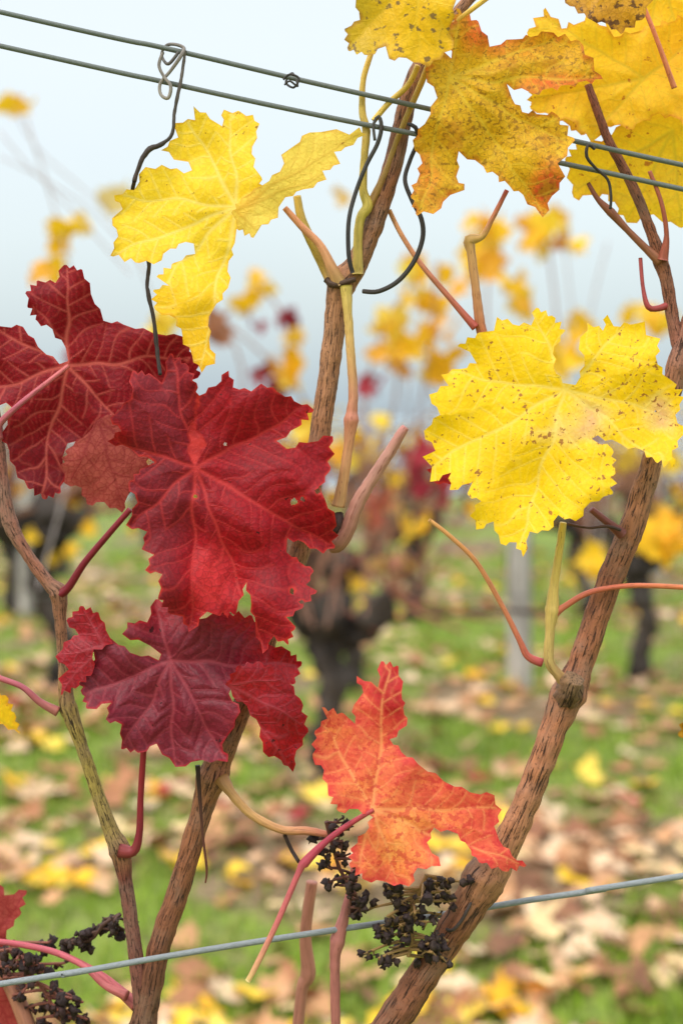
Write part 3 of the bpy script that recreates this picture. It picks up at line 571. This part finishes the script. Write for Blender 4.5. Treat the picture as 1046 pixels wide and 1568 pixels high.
# ---------------------------------------------------------------- neighbouring vine rows
def vine_meshes(seed,ymix,nleaf,hmax=1.5):
    rs=random.Random(seed)
    t=B(); dkb=C(74,66,60); dkb2=C(34,30,28)
    H=rs.uniform(0.5,0.6); lean=rs.uniform(-0.06,0.06)
    pts=[Vector((0,0,-0.03)),Vector((rs.uniform(-.05,.05),0,0.13)),Vector((lean,rs.uniform(-.03,.03),0.3)),Vector((lean*0.5+rs.uniform(-.06,.06),0,H*0.8)),Vector((lean+0.02,0,H)),Vector((lean+0.06,0,H+0.06))]
    t.tube(pts,[0.055,0.040,0.040,0.058,0.085,0.045],[dkb2,dkb,dkb2,dkb],seg=16,step=0.012,knob=0.6,kf=17)
    heads=[]
    for sgn in (-1,1):
        L=rs.uniform(0.12,0.26)
        e=Vector((lean+sgn*L,rs.uniform(-.05,.05),H+rs.uniform(0.0,0.16)))
        t.tube([Vector((lean,0,H-0.04)),Vector((lean+sgn*L*0.45,0,H+rs.uniform(-.06,.04))),Vector((lean+sgn*L*0.75,0.02,H+rs.uniform(-.02,.1))),e],[0.055,0.038,0.046,0.024],[dkb2,dkb],seg=12,step=0.012,knob=0.7,kf=24)
        heads.append(e)
    heads.append(pts[-1])
    cb=B(); L=LM(); cc=[C(134,94,72),C(150,106,82),C(112,80,62),C(160,118,98),C(130,80,68)]
    for i in range(rs.randint(12,16)):
        h=rs.choice(heads); top=rs.uniform(0.8,hmax)
        P=[h.copy()]; k=5; dx=rs.uniform(-.42,.42); dy=rs.uniform(-.15,.15)
        for j in range(1,k+1):
            f=j/k; P.append(Vector((h.x+dx*f+rs.uniform(-.05,.05),h.y+dy*f+rs.uniform(-.02,.02),h.z+(top-h.z)*f)))
        col=rs.choice(cc)
        cb.tube(P,[0.008,0.0075,0.0065,0.005,0.004,0.003],[col],seg=6,step=0.04,knob=0.15,kf=60)
        for j in range(1,k+1):
            if rs.random()<0.7:
                q=P[j]+Vector((rs.uniform(-.13,.13),rs.uniform(-.06,.06),rs.uniform(-.06,.08)))
                cb.tube([P[j],(P[j]+q)/2+Vector((0,0,rs.uniform(-.02,.02))),q],[0.004,0.003,0.002],[rs.choice(cc)],seg=5,step=0.05)
                if len(L.V)<nleaf and rs.random()<0.6:
                    col2=rs.choice(YEL if rs.random()<ymix else RED)
                    L.add(tuple(q),rs.uniform(0.08,0.13),col2,rs)
    while len(L.V)<nleaf:
        q=(rs.uniform(-.45,.45),rs.uniform(-.12,.12),rs.uniform(0.6,hmax)); L.add(q,rs.uniform(0.07,0.12),rs.choice(YEL if rs.random()<ymix else RED),rs)
    for i in range(22):
        h=rs.choice(heads); q=h+Vector((rs.uniform(-.3,.3),rs.uniform(-.1,.1),rs.uniform(-.12,.35)))
        cb.tube([h,(h+q)/2+Vector((rs.uniform(-.05,.05),0,0)),q],[0.011,0.008,0.004],[rs.choice(cc)],seg=5,step=0.04)
    return (t.build("trunk",M_trunk,link=False),cb.build("canes",M_trunk,link=False),L.build("leaves",M_bgleaf,link=False))
VM=[vine_meshes(100+i,[0.9,0.65,0.85,0.55,0.95][i],[14,17,12,15,18][i],[1.3,1.2,1.35,1.15,1.25][i]) for i in range(5)]
def place_vine(x,y,k,rz=0,s=1):
    e=empty("grapevine"); 
    for me,nm in zip(VM[k],("trunk","canes","leaves")):
        o=bpy.data.objects.new(nm,me); scene.collection.objects.link(o); o.parent=e
    e.location=(x,y,0); e.rotation_euler=(0,0,rz); e.scale=(s,s,s)
rs=random.Random(5)
xoff={4.7:-0.03,6.4:-1.28,8.6:0.3,10.8:0.1,13.0:0.5,15.4:0,18:0.4,21:0.2}
for ri,(yy,x0) in enumerate(xoff.items()):
    half=int((yy*0.35+2.0)/1.15)+1
    for j in range(-half,half+1):
        x=x0+j*(1.3 if ri<2 else 1.1)+ (rs.uniform(-.12,.12) if ri>1 else 0)
        if ri==0 and j!=0 and abs(x)<1.7 : continue
        k=rs.randrange(5); s=rs.uniform(0.92,1.08)
        if ri==1 and j==0: s=1.35; k=1
        if ri==0 and j==0: s=1.06; k=0
        place_vine(x,yy+rs.uniform(-.08,.08),k,rs.choice([0,math.pi])+rs.uniform(-.2,.2),s)
    for hh in (0.62,1.15):
        b=B(); b.tube([Vector((-12,yy,hh)),Vector((0,yy,hh-0.01)),Vector((12,yy,hh))],[0.0022]*3,[C(90,90,88)],seg=6,step=1)
        b.build("trellis_wire",M_wire)
def post(x,y,h,r,col):
    b=B(); b.tube([Vector((x,y,-0.05)),Vector((x,y,h*0.5)),Vector((x+0.005,y,h-0.02)),Vector((x+0.005,y,h))],[r,r,r*0.97,r*0.85],[col],seg=18,step=0.05,knob=0.05,kf=20)
    b.build("wooden_post",M_trunk)
pc=C(164,160,154)
for (x,y) in ((0.80,6.4),(-4.2,6.4),(-1.9,8.6),(4.5,8.6),(2.4,10.8),(-3,13.0),(5.6,6.4)): post(x,y,0.74 if abs(x-0.8)<.01 else 1.3,0.055,pc)

b=B(); L=LM(); rs=random.Random(99)
def shoot(pts,d,r=0.004,col=C(156,116,98)):
    P=[atd(x,y,d) for x,y in pts]; b.tube(P,[r]*len(P),[col],seg=6,step=0.04,knob=0.1,kf=50)
def clump(x,y,w,h,n,d,pal,size=(0.09,0.14)):
    for i in range(n):
        p=atd(x+rs.uniform(-w,w),y+rs.uniform(-h,h),d+rs.uniform(-.1,.1)); L.add(tuple(p),rs.uniform(*size)*d/4.5,rs.choice(pal),rs)
thin=C(180,168,168)
shoot([(500,960),(520,860),(560,700),(560,600),(590,500),(640,420)],4.5)
shoot([(540,940),(600,800),(640,640),(660,520),(670,400)],4.5)
shoot([(480,960),(440,800),(430,640),(440,500),(380,420)],4.5)
shoot([(560,960),(680,840),(740,640),(745,460),(750,330)],4.6)
shoot([(470,950),(380,720),(370,560),(330,480)],4.4)
shoot([(560,930),(780,760),(850,560),(840,380)],4.6)
shoot([(900,900),(900,700),(880,520),(860,340)],4.6,0.003,thin)
shoot([(910,900),(925,700),(900,520),(930,370)],4.6,0.003,thin)
shoot([(560,940),(560,760),(600,640),(610,560)],4.5)
shoot([(520,940),(500,760),(470,620),(400,540),(340,490)],4.5)
shoot([(545,960),(640,945),(760,935),(850,940)],4.6,0.010,C(70,58,52))
shoot([(640,940),(650,880),(640,780),(655,700)],4.6,0.009,C(120,84,70))
shoot([(60,900),(130,600),(100,380),(40,180)],3.4,0.003,thin)
shoot([(200,420),(100,310),(40,250),(0,200)],2.6,0.0016,thin)
shoot([(230,420),(150,330),(60,270),(0,240)],2.6,0.0014,thin)
shoot([(240,470),(180,340),(60,230),(20,160)],3.4,0.0018,thin)
clump(385,448,22,22,5,4.5,YEL); clump(445,545,18,40,9,4.5,YEL); clump(395,495,10,8,2,4.5,RED,(0.07,0.09)); clump(432,484,14,10,3,4.5,RED,(0.07,0.09))
clump(415,580,25,20,4,4.5,RED,(0.08,0.11)); clump(570,592,12,20,3,4.5,RED,(0.07,0.10)); clump(330,500,14,14,3,4.5,[C(160,105,70)])
clump(640,520,55,30,18,4.5,YEL); clump(665,440,38,28,11,4.5,YEL); clump(600,500,22,20,5,4.5,YEL); clump(672,570,15,15,3,4.5,YEL)
clump(745,345,25,24,7,4.6,YEL); clump(735,400,25,18,5,4.6,YEL); clump(845,360,36,30,10,4.6,YEL+[C(215,145,50)]); clump(795,455,16,24,5,4.6,YEL)
clump(870,530,30,40,9,4.6,YEL); clump(985,495,30,25,6,4.6,YEL); clump(600,555,14,14,2,4.5,[C(240,190,120)])
clump(525,300,8,22,3,3.4,[C(240,200,120)],(0.05,0.07)); clump(105,365,16,30,5,3.4,YEL); clump(72,415,18,10,3,3.4,YEL); clump(25,162,24,8,4,3.4,YEL,(0.07,0.10)); clump(180,310,10,12,2,4.5,[C(240,215,140)])
clump(650,735,38,35,9,4.5,RED+[C(190,56,74)]); clump(640,810,20,14,4,4.5,YEL); clump(465,660,28,26,6,4.5,YEL); clump(535,690,20,30,4,4.5,YEL)
clump(240,500,22,18,4,4.5,YEL); clump(1020,830,38,24,8,3.2,[C(252,200,42),C(248,184,40)],(0.12,0.16)); clump(920,870,20,20,3,4.5,YEL); clump(460,650,30,18,3,3.0,[C(246,196,60)])
clump(1025,700,20,22,4,4.5,YEL); clump(580,770,25,25,4,4.6,[C(222,160,110),C(205,120,100)]); clump(590,830,60,40,6,4.6,[C(190,130,106),C(230,186,110)],(0.06,0.09))
clump(590,720,90,60,10,6.5,YEL,(0.05,0.08)); clump(830,770,120,40,12,6.5,YEL,(0.05,0.08)); clump(120,800,90,60,8,6.2,YEL,(0.05,0.08))
e=empty("grapevine"); b.build("canes",M_trunk,e); L.build("leaves",M_bgleaf,e)

# ---------------------------------------------------------------- ground
def gmask(x,y):
    n=noise.noise(Vector((x*1.3,y*0.9,3.1)))+0.6*noise.noise(Vector((x*3.4,y*2.6,9.1)))
    return max(0.0,min(1.0,0.60+n*1.0))
def gheight(x,y):
    z=0.02*noise.noise(Vector((x*1.1,y*1.1,0)))+0.008*noise.noise(Vector((x*6,y*6,0)))
    if y>23: z-=min((y-23)*0.22,9)
    return z-0.012
def axis(lo,hi,fine,flo,fhi):
    a=list(np.arange(flo,fhi,fine)); s=fine; v=a[-1]
    while v<hi: s*=1.25; v+=s; a.append(v)
    s=fine; v=a[0]; pre=[]
    while v>lo: s*=1.25; v-=s; pre.append(v)
    return pre[::-1]+a
xs=axis(-4000,4000,0.09,-5,5); ys=axis(-3000,6000,0.09,1.5,11)
vs=[(x,y,gheight(x,y)) for y in ys for x in xs]; nx=len(xs)
fs=[(j*nx+i,j*nx+i+1,(j+1)*nx+i+1,(j+1)*nx+i) for j in range(len(ys)-1) for i in range(nx-1)]
me=bpy.data.meshes.new("ground"); me.from_pydata(vs,[],fs)
a=me.attributes.new('grass','FLOAT','POINT'); a.data.foreach_set('value',np.array([gmask(x,y) for y in ys for x in xs],dtype=np.float32))
me.polygons.foreach_set('use_smooth',[True]*len(me.polygons))
g=bpy.data.objects.new("ground",me); scene.collection.objects.link(g)
m=bpy.data.materials.new("vineyard_soil_and_turf"); t=NT(m); geo=t.n('ShaderNodeNewGeometry'); pos=geo.outputs['Position']
n1=t.noise(pos,5,6,0.7); n2=t.noise(pos,38,4,0.7)
soil=t.ramp(n2.outputs[0],[(0.3,C(74,62,42)),(0.5,C(126,106,76)),(0.7,C(170,146,112))]).outputs[0]
gr=t.ramp(n2.outputs[0],[(0.3,C(70,84,28)),(0.5,C(116,136,46)),(0.75,C(156,174,74))]).outputs[0]
f=t.math('ADD',t.attr('grass').outputs['Fac'],t.math('SUBTRACT',n1.outputs[0],0.5),True)
f=t.ramp(f,[(0.32,G(0)),(0.58,G(1))]).outputs[0]
col=t.mix(f,soil,gr); bp=t.n('ShaderNodeBump'); bp.inputs['Distance'].default_value=0.02; t.l(n2.outputs[0],bp.inputs['Height'])
p=t.n('ShaderNodeBsdfPrincipled'); p.inputs['Roughness'].default_value=0.9; t.l(col,p.inputs['Base Color']); t.l(bp.outputs[0],p.inputs['Normal'])
o=t.n('ShaderNodeOutputMaterial'); t.l(p.outputs[0],o.inputs[0]); me.materials.append(m)

rs=random.Random(17); V=[];Fg=[];Cg=[]
GC=[C(124,152,40),C(150,182,50),C(100,128,36),C(172,196,80),C(156,158,84)]
def area_pt():
    y=2.3+ (rs.random()**1.5)*10.5; return rs.uniform(-(0.30*y+1.0),0.30*y+1.0),y
cnt=0
while cnt<55000:
    x,y=area_pt(); g1=gmask(x,y)
    if rs.random()>g1*1.1: continue
    z=gheight(x,y); h=rs.uniform(0.015,0.055)*(0.6+0.6*g1); w_=rs.uniform(0.0015,0.004)*(1+y*0.08); an=rs.uniform(0,6.28); ln=rs.uniform(0,0.8)*h; a2=rs.uniform(0,6.28)
    dx,dy=math.cos(an)*w_,math.sin(an)*w_; lx,ly=math.cos(a2)*ln,math.sin(a2)*ln; k=len(V)
    V+= [(x-dx,y-dy,z),(x+dx,y+dy,z),(x+dx*.7+lx*.3,y+dy*.7+ly*.3,z+h*.6),(x-dx*.7+lx*.3,y-dy*.7+ly*.3,z+h*.6),(x+lx,y+ly,z+h)]
    Fg+=[(k,k+1,k+2,k+3),(k+3,k+2,k+4)]; c=rs.choice(GC); Cg+=[c]*5; cnt+=1
me=bpy.data.meshes.new("grass"); me.from_pydata(V,[],Fg); a=me.color_attributes.new('Col','FLOAT_COLOR','POINT'); a.data.foreach_set('color',np.array(Cg,dtype=np.float32).ravel())
me.materials.append(M_grass); scene.collection.objects.link(bpy.data.objects.new("grass",me))
L=LM(); FC=[C(226,190,154),C(214,172,134),C(196,150,110),C(232,202,166),C(200,150,106),C(164,114,80),C(236,206,152),C(176,122,86),C(216,162,116),C(146,100,74),C(130,90,66)]
cnt=0
while cnt<4200:
    x,y=area_pt()
    dn=noise.noise(Vector((x*1.1+7,y*1.3,1.7)))+0.5*noise.noise(Vector((x*3+2,y*3,4.7)))
    band=0.20*math.exp(-((y-3.9)/0.6)**2)-0.12*math.exp(-((y-2.8)/0.35)**2)
    if rs.random()>0.45+dn*1.2+band: continue
    near=noise.noise(Vector((x*2,y*2,5)))
    c=rs.choice(FC)
    if near>0.08 and rs.random()<0.38: c=rs.choice([C(250,206,60),C(246,186,45),C(248,214,90)])
    if rs.random()<0.012: c=C(170,50,60)
    L.add((x,y,gheight(x,y)+rs.uniform(0.012,0.035)),rs.uniform(0.07,0.135),c,rs,True); cnt+=1
L.build("fallen_leaves",M_fallen)

me=bpy.data.meshes.new("lake"); me.from_pydata([(-6000,36,-2.4),(6000,36,-2.4),(6000,7500,-2.4),(-6000,7500,-2.4)],[],[(0,1,2,3)])
o=bpy.data.objects.new("lake",me); scene.collection.objects.link(o)
m=bpy.data.materials.new("lake_water"); t=NT(m); geo=t.n('ShaderNodeNewGeometry'); n=t.noise(geo.outputs['Position'],0.6,4)
bp=t.n('ShaderNodeBump'); bp.inputs['Strength'].default_value=0.2; t.l(n.outputs[0],bp.inputs['Height'])
p=t.n('ShaderNodeBsdfPrincipled'); p.inputs['Base Color'].default_value=C(150,176,188); p.inputs['Roughness'].default_value=0.25; t.l(bp.outputs[0],p.inputs['Normal'])
oo=t.n('ShaderNodeOutputMaterial'); t.l(p.outputs[0],oo.inputs[0]); me.materials.append(m)
